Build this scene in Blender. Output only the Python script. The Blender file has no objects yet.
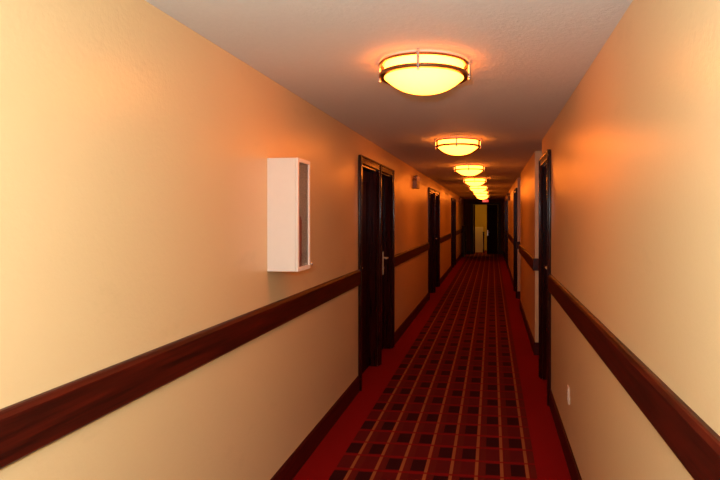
import bpy, bmesh, math, random
from mathutils import Vector, Matrix
random.seed(4)
scene = bpy.context.scene
COL = scene.collection
PI = math.pi

# ------------------------------------------------------------------ materials
class NT:
    def __init__(self, name):
        m = bpy.data.materials.new(name); m.use_nodes = True
        self.m = m; self.t = m.node_tree; self.n = self.t.nodes
        self.p = self.n['Principled BSDF']; self.out = self.n['Material Output']
    def add(self, kind, **kw):
        nd = self.n.new(kind)
        for k, v in kw.items(): setattr(nd, k, v)
        return nd
    def link(self, a, b): self.t.links.new(a, b)
    def val(self, sock, v):
        if hasattr(v, 'links') or isinstance(v, bpy.types.NodeSocket): self.link(v, sock)
        else: sock.default_value = v
    def math(self, op, a, b=0.0, c=0.0):
        nd = self.add('ShaderNodeMath', operation=op)
        self.val(nd.inputs[0], a); self.val(nd.inputs[1], b); self.val(nd.inputs[2], c)
        return nd.outputs[0]
    def mix(self, f, a, b):
        nd = self.add('ShaderNodeMix', data_type='RGBA')
        self.val(nd.inputs[0], f); self.val(nd.inputs[6], a); self.val(nd.inputs[7], b)
        return nd.outputs[2]
    def obj(self, scale=(1, 1, 1)):
        tc = self.add('ShaderNodeTexCoord'); mp = self.add('ShaderNodeMapping')
        self.link(tc.outputs['Object'], mp.inputs[0]); mp.inputs['Scale'].default_value = scale
        return mp.outputs[0]
    def noise(self, vec, scale, detail=4, rough=.5):
        nd = self.add('ShaderNodeTexNoise'); self.link(vec, nd.inputs['Vector'])
        nd.inputs['Scale'].default_value = scale; nd.inputs['Detail'].default_value = detail
        nd.inputs['Roughness'].default_value = rough
        return nd.outputs[0]
    def ramp(self, f, stops):
        nd = self.add('ShaderNodeValToRGB'); self.link(f, nd.inputs[0])
        e = nd.color_ramp.elements
        while len(e) < len(stops): e.new(.5)
        for i, (p, c) in enumerate(stops): e[i].position = p; e[i].color = c
        return nd.outputs[0]
    def bump(self, h, strength, dist):
        nd = self.add('ShaderNodeBump'); nd.inputs['Strength'].default_value = strength
        nd.inputs['Distance'].default_value = dist; self.link(h, nd.inputs['Height'])
        self.link(nd.outputs[0], self.p.inputs['Normal'])

def c4(c): return (c[0], c[1], c[2], 1)

def simple(name, col, rough=.5, metal=0, coat=0, var=.08, scale=30):
    t = NT(name)
    n = t.noise(t.obj(), scale)
    t.link(t.mix(n, c4([x*(1-var) for x in col]), c4([min(1, x*(1+var)) for x in col])), t.p.inputs['Base Color'])
    t.p.inputs['Roughness'].default_value = rough; t.p.inputs['Metallic'].default_value = metal
    t.p.inputs['Coat Weight'].default_value = coat
    return t.m

def wall_paint():
    t = NT('cream_wall_paint'); v = t.obj()
    big = t.noise(v, .9, 3); sm = t.noise(t.obj((1, 1, 1)), 7, 4, .6)
    base = t.mix(big, (.70, .51, .265, 1), (.76, .56, .31, 1))
    # scuffs and smears with their own shape
    sc = t.ramp(t.noise(t.obj((1, .8, 1.6)), 2.6, 5, .65), [(.60, (0, 0, 0, 1)), (.70, (1, 1, 1, 1))])
    base = t.mix(t.math('MULTIPLY', sc, .35), base, (.62, .45, .23, 1))
    t.link(base, t.p.inputs['Base Color'])
    t.p.inputs['Roughness'].default_value = .33
    t.p.inputs['Specular IOR Level'].default_value = .5
    t.bump(t.noise(v, 55, 3), .25, .004)
    return t.m

def ceiling_paint():
    t = NT('textured_white_ceiling_paint'); v = t.obj()
    n = t.noise(v, 40, 4, .7)
    t.link(t.mix(n, (.76, .82, .86, 1), (.84, .89, .93, 1)), t.p.inputs['Base Color'])
    t.p.inputs['Roughness'].default_value = .75
    t.bump(n, .5, .006)
    return t.m

def wood(name, dark, light, rough=.3, coat=.3, scale=(18, 1.2, 18), spec=.5):
    t = NT(name)
    n = t.noise(t.obj(scale), 2.2, 6, .6)
    n2 = t.noise(t.obj((scale[0]*.2, scale[1]*1.5, scale[2]*.2)), 1.5, 3)
    c = t.ramp(n, [(.35, c4(dark)), (.7, c4(light))])
    c = t.mix(t.math('MULTIPLY', n2, .6), c, c4(dark))
    t.link(c, t.p.inputs['Base Color'])
    t.p.inputs['Roughness'].default_value = rough
    t.p.inputs['Coat Weight'].default_value = coat; t.p.inputs['Coat Roughness'].default_value = .2
    t.p.inputs['Specular IOR Level'].default_value = spec
    t.bump(n, .08, .001)
    return t.m

def carpet():
    t = NT('red_patterned_carpet')
    tc = t.add('ShaderNodeTexCoord'); sp = t.add('ShaderNodeSeparateXYZ')
    t.link(tc.outputs['Object'], sp.inputs[0]); X, Y = sp.outputs[0], sp.outputs[1]
    S = .171
    q = t.math('DIVIDE', t.math('ADD', X, .96 + S), S)          # columns: the tan line sits at whole numbers
    fq = t.math('FRACT', q); iq = t.math('FLOOR', q)
    inside = t.math('MULTIPLY', t.math('GREATER_THAN', q, .36), t.math('LESS_THAN', q, 8.36))
    def between(s, a, b): return t.math('MULTIPLY', t.math('GREATER_THAN', s, a), t.math('LESS_THAN', s, b))
    line = t.math('MULTIPLY', t.math('LESS_THAN', t.math('ABSOLUTE', t.math('SUBTRACT', t.math('FRACT', t.math('ADD', q, .5)), .5)), .065), t.math('GREATER_THAN', q, .5))
    pair = t.math('FRACT', t.math('MULTIPLY', t.math('FLOOR', t.math('MULTIPLY', iq, .5)), .5))   # 0 or .5 per pair of columns
    row = t.math('ADD', t.math('DIVIDE', t.math('SUBTRACT', Y, 3.87), .465), t.math('ADD', pair, 20.0))
    fr = t.math('FRACT', row)
    dark = t.math('MULTIPLY', between(fq, .36, .92), between(fr, .31, .69))
    brown = t.math('MULTIPLY', between(fq, .36, .92), t.math('GREATER_THAN', t.math('ABSOLUTE', t.math('SUBTRACT', fr, .5)), .29))
    strip = between(fq, .10, .36)
    cross = t.math('LESS_THAN', t.math('ABSOLUTE', t.math('SUBTRACT', t.math('FRACT', t.math('MULTIPLY', row, 2)), .5)), .055)
    red = (.26, .002, .002, 1)
    c = t.mix(strip, (.17, .003, .003, 1), (.12, .010, .005, 1))
    c = t.mix(brown, c, (.10, .005, .004, 1))
    c = t.mix(dark, c, (.012, .0015, .002, 1))
    c = t.mix(line, c, (.36, .11, .03, 1))
    c = t.mix(t.math('MULTIPLY', cross, .85), c, (.25, .003, .003, 1))
    c = t.mix(inside, red, c)
    v = t.obj()
    f = t.noise(v, 260, 2); b = t.noise(v, 3, 4)
    c = t.mix(t.math('MULTIPLY', f, .35), c, (.05, .001, .001, 1))
    c = t.mix(t.math('MULTIPLY', b, .25), c, (.12, .001, .001, 1))
    t.link(c, t.p.inputs['Base Color']); t.p.inputs['Roughness'].default_value = .95
    t.p.inputs['Specular IOR Level'].default_value = .1
    t.bump(f, .6, .004)
    return t.m

def emit(name, col, s):
    t = NT(name); v = t.obj()
    n = t.noise(v, 3, 2)
    t.link(t.mix(n, c4(col), c4([col[0], col[1]*.97, col[2]*.9])), t.p.inputs['Emission Color'])
    t.p.inputs['Emission Strength'].default_value = s
    t.p.inputs['Base Color'].default_value = (.8, .75, .6, 1); t.p.inputs['Roughness'].default_value = .3
    return t.m

def glass(name):
    t = NT(name); t.n.remove(t.p)
    tr = t.add('ShaderNodeBsdfTransparent'); tr.inputs[0].default_value = (.78, .76, .72, 1)
    gl = t.add('ShaderNodeBsdfGlossy'); gl.inputs['Roughness'].default_value = .08
    fr = t.add('ShaderNodeLayerWeight'); fr.inputs[0].default_value = .5
    mx = t.add('ShaderNodeMixShader')
    t.link(t.math('ADD', t.math('MULTIPLY', t.math('POWER', fr.outputs[1], 5.0), .6), .03), mx.inputs[0])
    df = t.add('ShaderNodeBsdfDiffuse'); df.inputs[0].default_value = (.55, .45, .38, 1)   # pale haze mixed into the pane, standing in for reflected light
    md = t.add('ShaderNodeMixShader'); t.link(t.math('MULTIPLY', t.noise(t.obj(), 6, 3), .22), md.inputs[0])
    t.link(tr.outputs[0], md.inputs[1]); t.link(df.outputs[0], md.inputs[2])
    t.link(md.outputs[0], mx.inputs[1]); t.link(gl.outputs[0], mx.inputs[2])
    t.link(mx.outputs[0], t.out.inputs[0])
    return t.m

M = dict(
    wall=wall_paint(), ceil=ceiling_paint(), carpet=carpet(),
    rail=wood('mahogany_bumper_rail', (.020, .002, .001), (.11, .008, .0025), .42, .0, (10, 1.0, 22), .25),
    base=wood('dark_red_baseboard', (.04, .002, .0015), (.10, .006, .003), .55, .0, (10, 1.0, 22), .15),
    door=wood('dark_mahogany_door', (.010, .001, .0008), (.034, .003, .002), .5, .0, (14, 14, 1.0), .05),
    trimw=wood('dark_mahogany_door_frame', (.014, .0015, .001), (.06, .005, .003), .16, .0, (14, 14, 1.0), .3),
    panel=wood('dark_brown_wall_panel', (.07, .026, .008), (.15, .06, .016), .7, 0, (10, 10, .8), .08),
    black=simple('near_black_paint', (.010, .008, .010), .6),
    white=simple('white_enamel', (.86, .78, .70), .45, var=.02),
    inner=simple('grey_cabinet_lining', (.45, .38, .33), .6, var=.05),
    plastic=simple('ivory_plastic', (.85, .72, .6), .4, var=.03),
    grey=simple('grey_plastic_housing', (.28, .22, .18), .5),
    lens=simple('pale_lamp_lens', (.8, .7, .6), .2),
    red=simple('red_extinguisher_enamel', (.55, .012, .008), .3, coat=.4),
    rubber=simple('black_rubber', (.02, .018, .018), .6),
    bronze=simple('polished_bronze', (.36, .19, .09), .28, 1.0),
    brass=simple('pale_brass', (.88, .76, .52), .4, .35),
    steel=simple('brushed_steel', (.7, .68, .66), .3, 1.0),
    glow=emit('lit_frosted_glass', (1.0, .20, .015), 20.5),
    exit=emit('lit_red_sign_face', (1.0, .03, .02), .7),
    exitletters=emit('lit_pink_letters', (1.0, .25, .2), 1.2),
    glass=glass('clear_cabinet_glass'),
    stair=simple('ochre_stairwell_paint', (.50, .33, .08), .7, var=.05, scale=2),
    dome=emit('lit_stairwell_lamp_glass', (1.0, .58, .06), 85.0),
)

# ------------------------------------------------------------------ geometry helpers
def box(bm, x0, x1, y0, y1, z0, z1, bev=0):
    vs = [bm.verts.new((x, y, z)) for x in (x0, x1) for y in (y0, y1) for z in (z0, z1)]
    f = [(0, 1, 3, 2), (4, 6, 7, 5), (0, 4, 5, 1), (2, 3, 7, 6), (0, 2, 6, 4), (1, 5, 7, 3)]
    fs = [bm.faces.new([vs[i] for i in q]) for q in f]
    if bev:
        es = list({e for fc in fs for e in fc.edges})
        bmesh.ops.bevel(bm, geom=es, offset=bev, segments=2, affect='EDGES', profile=.5)

def lathe(bm, prof, seg=48, cx=0, cy=0, close=False):
    rings = []
    for r, z in prof:
        if r < 1e-6: rings.append([bm.verts.new((cx, cy, z))])
        else: rings.append([bm.verts.new((cx+r*math.cos(2*PI*i/seg), cy+r*math.sin(2*PI*i/seg), z)) for i in range(seg)])
    pairs = list(zip(rings, rings[1:]))
    if close: pairs.append((rings[-1], rings[0]))
    for a, b in pairs:
        for i in range(seg):
            j = (i+1) % seg
            if len(a) == 1 and len(b) == 1: continue
            if len(a) == 1: bm.faces.new((a[0], b[j], b[i]))
            elif len(b) == 1: bm.faces.new((a[i], a[j], b[0]))
            else: bm.faces.new((a[i], a[j], b[j], b[i]))

def tube(bm, pts, r, seg=10):
    pts = [Vector(p) for p in pts]; rings = []
    for i, p in enumerate(pts):
        d = (pts[min(i+1, len(pts)-1)] - pts[max(i-1, 0)]).normalized()
        up = Vector((0, 0, 1)) if abs(d.z) < .9 else Vector((1, 0, 0))
        a = d.cross(up).normalized(); b = d.cross(a)
        rr = r[i] if isinstance(r, (list, tuple)) else r
        rings.append([bm.verts.new(p + rr*(math.cos(2*PI*k/seg)*a + math.sin(2*PI*k/seg)*b)) for k in range(seg)])
    for a, b in zip(rings, rings[1:]):
        for k in range(seg): bm.faces.new((a[k], a[(k+1) % seg], b[(k+1) % seg], b[k]))
    bm.faces.new(rings[0][::-1]); bm.faces.new(rings[-1])

def ob(name, bm, mat, parent=None, smooth=False, loc=None):
    bmesh.ops.recalc_face_normals(bm, faces=bm.faces)
    me = bpy.data.meshes.new(name); bm.to_mesh(me); bm.free()
    me.materials.append(mat)
    if smooth:
        me.polygons.foreach_set('use_smooth', [True]*len(me.polygons))
        me.set_sharp_from_angle(angle=math.radians(35))
    o = bpy.data.objects.new(name, me); COL.objects.link(o)
    if parent: o.parent = parent
    if loc: o.location = loc
    return o

def thing(name, label, cat, loc=(0, 0, 0), rz=0, group=None):
    o = bpy.data.objects.new(name, None); COL.objects.link(o)
    o.empty_display_size = .1
    o.location = loc; o.rotation_euler = (0, 0, rz)
    o['label'] = label; o['category'] = cat
    if group: o['group'] = group
    return o

def struct(name, bm, mat):
    o = ob(name, bm, mat); o['kind'] = 'structure'; return o

def dup(root, loc, rz=None, label=None):
    r = root.copy(); COL.objects.link(r); r.location = loc
    if rz is not None: r.rotation_euler = (0, 0, rz)
    if label: r['label'] = label
    for ch in list(root.children):
        c = ch.copy(); COL.objects.link(c); c.parent = r
        for g in list(ch.children):
            d = g.copy(); COL.objects.link(d); d.parent = c
    return r

# ------------------------------------------------------------------ the corridor
XL, XR, H = -1.32, .536, 2.56
Y0, Y1 = -2.6, 26.2
OT = 2.275            # top of the door openings
RZ0, RZ1 = 1.057, 1.21
BH = .155
TW = .075             # architrave width
# door openings (near, far) in each wall
LD = [(5.515, 6.385), (6.515, 7.265), (11.65, 12.70), (12.83, 13.80), (18.23, 19.12), (19.25, 20.10)]
RD = [(5.305, 6.095), (12.14, 13.20), (19.10, 20.00), (21.6, 22.6)]
ALC = [(6.17, 7.16), (10.80, 12.03)]      # full-height alcoves in the right wall
AD = .95

b = bmesh.new(); box(b, XL-.25, XR+AD+.3, Y0-.15, Y1+3.2, -.12, 0); struct('floor', b, M['carpet'])
b = bmesh.new(); box(b, XL-.25, XR+AD+.3, Y0-.15, Y1+.15, H, H+.12); struct('ceiling', b, M['ceil'])

def wall_with_openings(name, xa, xb, ops, gaps, extra=()):
    bm = bmesh.new(); y = Y0
    evs = sorted([(a, c, 'd') for a, c in ops] + [(a, c, 'g') for a, c in gaps])
    for a, c, k in evs:
        if a > y + 1e-4: box(bm, xa, xb, y, a, 0, H)
        if k == 'd': box(bm, xa, xb, a, c, OT, H)
        y = c
    box(bm, xa, xb, y, Y1, 0, H)
    for e in extra: box(bm, *e)
    return struct(name, bm, M['wall'])

wall_with_openings('wall_left', XL-.2, XL, LD, [])
ex = []
for a, c in ALC:
    ex.append((XR+AD, XR+AD+.1, a-.1, c+.1, 0, H))
    ex.append((XR+.2, XR+AD, a-.1, a, 0, H)); ex.append((XR+.2, XR+AD, c, c+.1, 0, H))
wall_with_openings('wall_right', XR, XR+.2, RD, ALC, ex)
b = bmesh.new(); box(b, XL-.2, XR+.2, Y0-.15, Y0, 0, H); struct('wall_near', b, M['wall'])

# ---- bumper rails and baseboards
def solid_runs(ops, gaps):
    ev = sorted([(a-TW, c+TW) for a, c in ops] + list(gaps)); runs = []; y = Y0
    for a, c in ev:
        if a - y > .15: runs.append((y, a))
        y = max(y, c)
    runs.append((y, Y1)); return runs
tn = 1
def rail_profile(bm, side, y0, y1):
    # side -1: left wall (grows to +x), side 1: right wall (grows to -x)
    x = XL if side < 0 else XR; d = -side
    pr = [(0, RZ0), (.020, RZ0), (.028, RZ0+.008), (.028, RZ1-.018), (.020, RZ1-.004), (.014, RZ1), (0, RZ1)]
    A = [bm.verts.new((x+d*p, y0, z)) for p, z in pr]; B = [bm.verts.new((x+d*p, y1, z)) for p, z in pr]
    n = len(pr)
    for i in range(n): bm.faces.new((A[i], A[(i+1) % n], B[(i+1) % n], B[i]))
    bm.faces.new(A); bm.faces.new(B[::-1])
for side, ops, gaps in ((-1, LD, []), (1, RD, ALC)):
    bb = bmesh.new()
    x = XL if side < 0 else XR; d = -side
    for a, c in solid_runs(ops, gaps):
        bm = bmesh.new(); rail_profile(bm, side, a, c); struct('trim_%d' % tn, bm, M['rail']); tn += 1
        box(bb, min(x, x+d*.016), max(x, x+d*.016), a, c, 0, BH-.012)
        box(bb, min(x, x+d*.010), max(x, x+d*.010), a, c, BH-.012, BH)
    if side > 0:
        for a, c in ALC:
            bm = bmesh.new()
            box(bm, XR-.028, XR+AD, c-.028, c, RZ0, RZ1, .004); box(bm, XR+.02, XR+AD, a, a+.028, RZ0, RZ1, .004)
            struct('trim_%d' % tn, bm, M['rail']); tn += 1
            box(bb, XR-.016, XR+AD, c-.016, c, 0, BH); box(bb, XR+.02, XR+AD, a, a+.016, 0, BH)
            box(bb, XR+AD-.016, XR+AD, a+.016, c-.016, 0, BH)
    struct('baseboard_left' if side < 0 else 'baseboard_right', bb, M['base'])

# ---- doors set back into the side walls
def frame_bm(side, a, c, near_w=TW, far_w=TW):
    bm = bmesh.new(); x = XL if side < 0 else XR; d = -side
    def bx(p0, p1, ya, yb, za, zb, bev=0):
        u, v = sorted((x+d*p0, x+d*p1)); box(bm, u, v, ya, yb, za, zb, bev)
    # architrave on the wall face
    bx(0, .026, a-near_w, a+.004, 0, OT+TW, .007)
    bx(0, .026, c-.004, c+far_w, 0, OT+TW, .007)
    bx(0, .026, a+.004, c-.004, OT-.004, OT+TW, .007)
    bx(.024, .036, a-near_w, a-near_w+.018, 0, OT+TW, .004)
    bx(.024, .036, c+far_w-.018, c+far_w, 0, OT+TW, .004)
    bx(.024, .036, a-near_w+.018, c+far_w-.018, OT+TW-.018, OT+TW, .004)
    # lining of the reveal
    bx(-.19, 0, a, a+.022, 0, OT); bx(-.19, 0, c-.022, c, 0, OT); bx(-.19, 0, a+.022, c-.022, OT-.022, OT)
    return bm

def leaf_bm(side, a, c):
    bm = bmesh.new(); x = XL if side < 0 else XR; d = -side
    def bx(p0, p1, ya, yb, za, zb, bev=0):
        u, v = sorted((x+d*p0, x+d*p1)); box(bm, u, v, ya, yb, za, zb, bev)
    a += .025; c -= .025; t = OT-.026
    bx(-.135, -.098, a, c, .012, t)
    st = .11
    for (ya, yb, za, zb) in ((a, a+st, .012, t), (c-st, c, .012, t), (a+st, c-st, .012, .24), (a+st, c-st, t-.12, t), (a+st, c-st, .98, 1.12)):
        bx(-.100, -.088, ya, yb, za, zb, .002)
    for (za, zb) in ((.29, .93), (1.17, t-.17)):
        bx(-.100, -.091, a+st+.05, c-st-.05, za, zb, .006)
    return bm

def lever(parent, side, yh, toward, z=1.17):
    x = (XL if side < 0 else XR); d = -side
    e = bmesh.new()
    u, v = sorted((x-d*.090, x-d*.080))
    box(e, u, v, yh-.022, yh+.022, z-.19, z+.11, .004)
    h = ob('handle', e, M['brass'], parent)
    e = bmesh.new()
    xs = x - d*.080
    tube(e, [(xs, yh, z+.03), (xs+d*.055, yh, z+.03)], .010)
    tube(e, [(xs+d*.055, yh-toward*.008, z+.03), (xs+d*.058, yh+toward*.04, z+.032), (xs+d*.055, yh+toward*.12, z+.026)], [.010, .009, .007])
    ob('lever', e, M['brass'], h, True)
    e = bmesh.new(); tube(e, [(xs-d*.001, yh, z-.10), (xs+d*.010, yh, z-.10)], .012)
    ob('lock_cylinder', e, M['steel'], h, True)
    return h

dn = 1
door_labels = {
    -1: ['dark mahogany door nearest the camera in the left wall', 'dark door with pale lever handle, beside the nearest left door',
         'near door of the middle dark pair in the left wall', 'far door of the middle dark pair in the left wall',
         'near door of the farthest dark pair in the left wall', 'far door of the farthest dark pair in the left wall'],
    1: ['dark door nearest the camera in the right wall', 'dark door in the right wall just past the second recess',
        'dark door in the right wall, third from the camera', 'last dark door in the right wall before the end doors']}
for side, ops in ((-1, LD), (1, RD)):
    for i, (a, c) in enumerate(ops):
        root = bpy.data.objects.new('door_%d' % dn, None); COL.objects.link(root); dn += 1
        root.location = ((XL if side < 0 else XR), (a+c)/2, 0)
        root['kind'] = 'structure'; root['label'] = door_labels[side][i]; root['category'] = 'door'
        nw = fw = TW
        for (a2, c2) in ops:
            if abs(a - c2) < .2: nw = (a-c2)/2-.001
            if abs(a2 - c) < .2: fw = (a2-c)/2-.001
        if side > 0 and i == 0: fw = .074
        off = Vector((-root.location.x, -root.location.y, 0))
        for nm, bmx, mt in (('frame', frame_bm(side, a, c, nw, fw), M['trimw']), ('leaf', leaf_bm(side, a, c), M['door'])):
            bmesh.ops.translate(bmx, verts=bmx.verts, vec=off)
            last = ob(nm, bmx, mt, root)
        # handle near the far edge on every other leaf, near edge else
        if i % 2 == 1 or side > 0:
            h = lever(root, side, c-.10, -1)
        else:
            h = lever(root, side, a+.10, 1)
        for o in [h] + list(h.children):
            for vtx in o.data.vertices: vtx.co += off

# ------------------------------------------------------------------ far wall with double doors, stairwell beyond
DX0, DX1, DT = -.89, .30, 2.335
b = bmesh.new()
box(b, XL-.2, DX0, Y1, Y1+.14, 0, H); box(b, DX1, XR+.2, Y1, Y1+.14, 0, H); box(b, DX0, DX1, Y1, Y1+.14, DT, H)
struct('wall_far', b, M['panel'])
b = bmesh.new()
box(b, XL, DX0-.11, Y1-.014, Y1, 0, .16); box(b, DX1+.11, XR, Y1-.014, Y1, 0, .16)
struct('baseboard_far', b, M['black'])
root = bpy.data.objects.new('door_%d' % dn, None); COL.objects.link(root); root.location = ((DX0+DX1)/2, Y1, 0)
root['kind'] = 'structure'; root['label'] = 'double doors at the end of the corridor, left leaf open onto a lit stairwell'; root['category'] = 'door'
cx = root.location.x
b = bmesh.new()
for xa, xb in ((DX0-.10, DX0+.03), (DX1-.03, DX1+.10)): box(b, xa-cx, xb-cx, -.03, .14, 0, DT+.07, .005)
box(b, DX0+.03-cx, DX1-.03-cx, -.03, .14, DT-.03, DT+.07, .005)
ob('frame', b, M['black'], root)
b = bmesh.new(); w0, w1 = -.24-cx, DX1-.035-cx
box(b, w0, w1, .01, .05, .01, DT-.035)
for q in ((w0, w0+.08, .01, DT-.035), (w1-.08, w1, .01, DT-.035), (w0+.08, w1-.08, .01, .25), (w0+.08, w1-.08, DT-.16, DT-.035), (w0+.08, w1-.08, 1.0, 1.12)):
    box(b, q[0], q[1], 0, .012, q[2], q[3], .003)
lf = ob('leaf', b, M['door'], root)
b = bmesh.new(); box(b, w0+.02, w0+.065, -.008, .002, .86, 1.12, .003); tube(b, [(w0+.04, -.005, 1.03), (w0+.04, -.055, 1.03), (w0+.13, -.06, 1.03)], .011)
ob('handle', b, M['steel'], lf)
b = bmesh.new()   # open leaf, swung through into the stairwell
box(b, DX0+.035-cx, DX0+.078-cx, .145, .72, .01, DT-.035)
box(b, DX0+.078-cx, DX0+.09-cx, .145, .23, .01, DT-.035, .003); box(b, DX0+.078-cx, DX0+.09-cx, .64, .72, .01, DT-.035, .003)
ob('leaf', b, M['door'], root)

b = bmesh.new()
YS = Y1+.14; SY = Y1+3.1
box(b, -1.9, -1.8, YS, SY, 0, 3.2); box(b, .95, 1.05, YS, SY, 0, 3.2); box(b, -1.9, 1.05, SY, SY+.1, 0, 3.2)
box(b, -1.9, 1.05, YS, SY+.1, 3.2, 3.3)
box(b, -1.9, XL-.2, YS-.06, YS, 0, 3.2); box(b, XR+.2, 1.05, YS-.06, YS, 0, 3.2); box(b, XL-.2, XR+.2, YS, YS+.06, H, 3.2)
struct('wall_stairwell', b, M['stair'])
# half-height parapet by the stairs, newel post
b = bmesh.new(); box(b, -1.2, -.43, Y1+1.3, Y1+1.42, 0, 1.24, .01)
p = struct('wall_parapet', b, M['wall'])
t = thing('newel_post', 'dark post with round knob, seen through the open end doorway', 'post', (-.40, Y1+1.1, 0))
b = bmesh.new(); lathe(b, [(0, 0), (.045, 0), (.045, .12), (.03, .16), (.026, .5), (.032, .85), (.04, .88), (.03, .91), (.028, .93), (0, .93)], 20)
ob('shaft', b, M['trimw'], t, True)
b = bmesh.new(); lathe(b, [(0, .93)] + [(.05*math.sin(PI*k/10), .975-.045*math.cos(PI*k/10)) for k in range(1, 10)] + [(0, 1.02)], 20)
ob('knob', b, M['black'], t, True)

# stairwell's own ceiling lamp
t = thing('stairwell_lamp', 'yellow dome lamp lighting the stairwell beyond the end doors', 'lamp', (-.5, Y1+.75, 3.2))
b = bmesh.new(); lathe(b, [(0, 0), (.20, 0), (.20, -.03), (.185, -.035), (0, -.035)], 32); ob('base', b, M['bronze'], t, True)
b = bmesh.new(); lathe(b, [(.18*math.cos(k*PI/16), -.035-.09*math.sin(k*PI/16)) for k in range(0, 8)] + [(0, -.125)], 32); ob('lamp_shade', b, M['dome'], t, True)

# ------------------------------------------------------------------ ceiling lamps
LX = -.362
def make_lamp(loc, label):
    t = thing('ceiling_lamp', label, 'ceiling lamp', loc, 0, 'round flush lamps along the corridor ceiling')
    b = bmesh.new(); lathe(b, [(0, 0), (.222, 0), (.222, -.014), (0, -.014)], 48); ob('ceiling_plate', b, M['white'], t, True)
    b = bmesh.new()   # frosted drum and shallow bowl, one glass
    bowl = [(.208*(1-k/12), -.090-.076*(1-(1-k/12)**2.5)) for k in range(0, 12)]
    lathe(b, [(.19, -.0145), (.208, -.0145), (.212, -.02), (.214, -.080), (.212, -.088)] + bowl + [(0, -.166)], 64)
    ob('glass_shade', b, M['glow'], t, True)
    def ring(name, z, hh, w, R=.241):
        b = bmesh.new()
        lathe(b, [(R-w, z-hh), (R-.004, z-hh), (R, z-hh+.004), (R, z+hh-.004), (R-.004, z+hh), (R-w, z+hh)], 72, close=True)
        return ob(name, b, M['bronze'], t, True)
    ring('upper_ring', -.019, .0065, .012)
    ring('lower_ring', -.077, .010, .034)
    for k in range(4):
        a = k*PI/2 + PI/2; b = bmesh.new(); px, py = .243*math.cos(a), .243*math.sin(a)
        tube(b, [(px, py, -.001), (px, py, -.094)], .0075, 12)
        lathe(b, [(0, -.104), (.007, -.100), (.009, -.094), (.007, -.088), (0, -.088)], 12, px, py)
        ob('post', b, M['steel'], t, True)
    return t
ords = ['largest round bronze-ringed ceiling lamp, nearest the camera', 'second bronze-ringed ceiling lamp from the camera',
        'third lit ceiling lamp from the camera', 'fourth lit ceiling lamp from the camera', 'fifth lit ceiling lamp from the camera',
        'sixth lit ceiling lamp, second from the far end',
        'seventh and farthest lit ceiling lamp, nearest the end doors']
lamp0 = make_lamp((LX, 2.98, H), ords[0])
for k in range(1, 7): dup(lamp0, (LX, 2.98+3.02*k, H), label=ords[k])

# ------------------------------------------------------------------ fire extinguisher cabinet on the left wall
CY0, CY1, CZ0, CZ1, CP = 3.172, 3.40, 1.408, 2.079, .19
t = thing('extinguisher_cabinet', 'white box cabinet with glazed front on the left wall above the rail', 'cabinet', (XL, (CY0+CY1)/2, CZ0))
w = (CY1-CY0)/2; hh = CZ1-CZ0; k = .014
b = bmesh.new()
box(b, 0, CP-.018, -w, -w+k, 0, hh, .003); box(b, 0, CP-.018, w-k, w, 0, hh, .003)
box(b, 0, CP-.018, -w+k, w-k, 0, k); box(b, 0, CP-.018, -w+k, w-k, hh-k, hh)
box(b, 0, .008, -w+k, w-k, k, hh-k)
ob('body', b, M['white'], t)
b = bmesh.new()
box(b, .0085, .010, -w+k+.001, w-k-.001, k+.001, hh-k-.001)
ob('lining', b, M['inner'], t)
b = bmesh.new(); f = .024
box(b, CP-.017, CP, -w, -w+f, 0, hh, .003); box(b, CP-.017, CP, w-f, w, 0, hh, .003)
box(b, CP-.017, CP, -w+f, w-f, 0, f, .003); box(b, CP-.017, CP, -w+f, w-f, hh-f, hh, .003)
dr = ob('door', b, M['white'], t)
b = bmesh.new(); box(b, CP-.010, CP-.007, -w+f-.001, w-f+.001, f-.001, hh-f+.001); ob('glass_pane', b, M['glass'], dr)
b = bmesh.new(); tube(b, [(CP, w-.012, .030), (CP+.010, w-.012, .030), (CP+.014, w-.012, .030), (CP+.018, w-.012, .030)], [.006, .006, .012, .010], 12)
ob('latch', b, M['steel'], dr, True)

t = thing('fire_extinguisher', 'small red fire extinguisher standing inside the white wall cabinet', 'fire extinguisher', (XL+.119, (CY0+CY1)/2, CZ0+k))
b = bmesh.new(); r = .062
lathe(b, [(0, 0), (r-.006, 0), (r, .008), (r, .33)] + [(.022+(r-.022)*math.cos(q*PI/12), .33+.05*math.sin(q*PI/12)) for q in range(1, 6)] + [(.020, .39), (.018, .41), (0, .41)], 32)
ob('cylinder', b, M['red'], t, True)
b = bmesh.new(); lathe(b, [(0, .41), (.02, .41), (.022, .425), (.022, .445), (.012, .455), (0, .455)], 16); ob('valve', b, M['brass'], t, True)
b = bmesh.new(); box(b, -.010, .010, -.02, .06, .456, .464, .002); tube(b, [(0, -.015, .46), (0, .03, .482), (0, .075, .50)], .007); ob('grip', b, M['rubber'], t)
b = bmesh.new(); tube(b, [(.010, .018, .437), (.02, .045, .45), (.02, .066, .42), (.02, .070, .34), (.02, .070, .20), (.018, .071, .12)], [.008, .008, .008, .008, .009, .013], 10)
ob('hose', b, M['rubber'], t, True)
for o in t.children:
    for vtx in o.data.vertices: vtx.co = (vtx.co.x*.86-.002, vtx.co.y*.86, vtx.co.z*.86)

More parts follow.
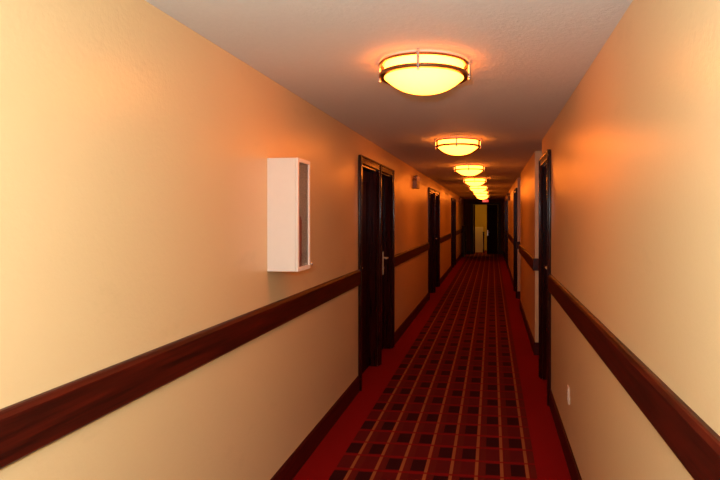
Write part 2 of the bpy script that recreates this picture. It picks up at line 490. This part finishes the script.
# ------------------------------------------------------------------ emergency light units
def emergency(loc, rz, label):
    t = thing('emergency_light', label, 'emergency light', loc, rz, 'twin-head emergency lights high on the walls')
    # local: wall behind at x=0, unit grows to +x, runs along y
    b = bmesh.new(); box(b, 0, .075, -.15, .15, 0, .13, .010); ob('housing', b, M['grey'], t)
    for s in (-1, 1):
        hd = bmesh.new()
        a = Vector((.05, s*.09, .135)); dirv = Vector((.8, s*-.15 - .35, -.15)).normalized()
        tube(hd, [(.04, s*.09, .128), (.04, s*.09, .155)], .010)
        c = Vector((.045, s*.09, .175))
        tube(hd, [c-dirv*.035, c-dirv*.03, c+dirv*.01, c+dirv*.035], [.018, .03, .042, .048], 20)
        h = ob('lamp_head', hd, M['grey'], t, True)
        ln = bmesh.new(); tube(ln, [c+dirv*.0355, c+dirv*.040], [.044, .036], 20); ob('lens', ln, M['lens'], h, True)
    return t
em = emergency((XL, 9.45, 2.215), 0, 'grey emergency light on the left wall past the nearest doors')
dup(em, (XL, 22.6, 2.27), label='small emergency light high on the left wall near the far end')
dup(em, (XR, 17.2, 2.24), PI, 'small emergency light high on the right wall')

# ------------------------------------------------------------------ exit sign over the end doors
t = thing('exit_sign', 'red lit sign above the double doors at the far end', 'exit sign', (-.30, Y1, 2.405))
b = bmesh.new(); box(b, -.16, .16, -.05, 0, 0, .145, .006); ob('housing', b, M['black'], t)
b = bmesh.new(); box(b, -.145, .145, -.053, -.0505, .012, .133); ob('sign_face', b, M['exit'], t)
b = bmesh.new()
def bar(x0, x1, z0, z1): box(b, x0, x1, -.055, -.0535, z0, z1)
zb, zt, s = .030, .115, .012
x = -.115   # E
bar(x, x+s, zb, zt); bar(x+s, x+.04, zb, zb+s); bar(x+s, x+.036, .0665, .0785); bar(x+s, x+.04, zt-s, zt)
x = -.050   # X
for sg in (1, -1):
    xa, xb = (x, x+.045) if sg > 0 else (x+.045, x)
    q = .007
    vs = [b.verts.new(v) for v in ((xa-q, -.0545, zb), (xa+q, -.0545, zb), (xb+q, -.0545, zt), (xb-q, -.0545, zt))]
    b.faces.new(vs)
bar(.020, .020+s, zb, zt)  # I
x = .058    # T
bar(x, x+.05, zt-s, zt); bar(x+.019, x+.019+s, zb, zt-s)
ob('lettering', b, M['exitletters'], t)

# ------------------------------------------------------------------ small things
t = thing('wall_outlet', 'ivory electrical outlet low on the right wall', 'outlet', (XR, 4.04, .42))
b = bmesh.new(); box(b, -.007, 0, -.037, .037, 0, .118, .003); ob('cover_plate', b, M['plastic'], t)
for z in (.024, .066):
    b = bmesh.new(); box(b, -.010, -.0072, -.017, .017, z, z+.028, .002); sk = ob('socket', b, M['plastic'], t)
    b = bmesh.new()
    for yy in (-.008, .006): box(b, -.0106, -.0102, yy, yy+.002, z+.010, z+.020)
    ob('slot', b, M['black'], sk)

t = thing('low_cabinet', 'narrow dark cabinet against the left wall beside the end doors', 'cabinet', (XL+.03, 24.9, 0))
b = bmesh.new(); box(b, 0, .13, -.45, .45, .04, 1.30, .006); box(b, .01, .11, -.43, .43, 0, .04); ob('body', b, M['black'], t)
b = bmesh.new(); box(b, -.0, .15, -.47, .47, 1.301, 1.33, .004); ob('top', b, M['door'], t)
for s in (-1, 1):
    b = bmesh.new(); ya, yb = sorted((s*.005, s*.435)); box(b, .1305, .142, ya, yb, .06, 1.28, .003); dd = ob('door', b, M['door'], t)
    b = bmesh.new(); tube(b, [(.142, s*.04, .7), (.16, s*.04, .7)], .010, 10); ob('knob', b, M['brass'], dd, True)

# ------------------------------------------------------------------ the photographer's flash
L = bpy.data.lights.new('camera_flash', 'POINT'); L.energy = 128; L.color = (.85, .96, 1.0)
L.shadow_soft_size = .035
lo = bpy.data.objects.new('camera_flash', L); COL.objects.link(lo)
lo.location = (-.07, .02, 1.73+.17); lo.rotation_euler = (math.radians(91), 0, math.radians(7.125))

w = bpy.data.worlds.new('world'); w.use_nodes = True; scene.world = w
w.node_tree.nodes['Background'].inputs[0].default_value = (.02, .01, .006, 1)
w.node_tree.nodes['Background'].inputs[1].default_value = .2

# ------------------------------------------------------------------ camera
cam = bpy.data.cameras.new('camera'); co = bpy.data.objects.new('camera', cam); COL.objects.link(co)
cam.sensor_width = 36; cam.lens = 28.0; cam.clip_start = .05; cam.clip_end = 100
cam.shift_x = -62/720; cam.shift_y = -23/720
co.location = (0, 0, 1.73); co.rotation_euler = (PI/2, 0, math.radians(7.125))
scene.camera = co

vs = scene.view_settings
scene.display_settings.display_device = 'sRGB'
vs.view_transform = 'Standard'; vs.look = 'None'; vs.gamma = 1; vs.use_curve_mapping = False; vs.exposure = 0.0
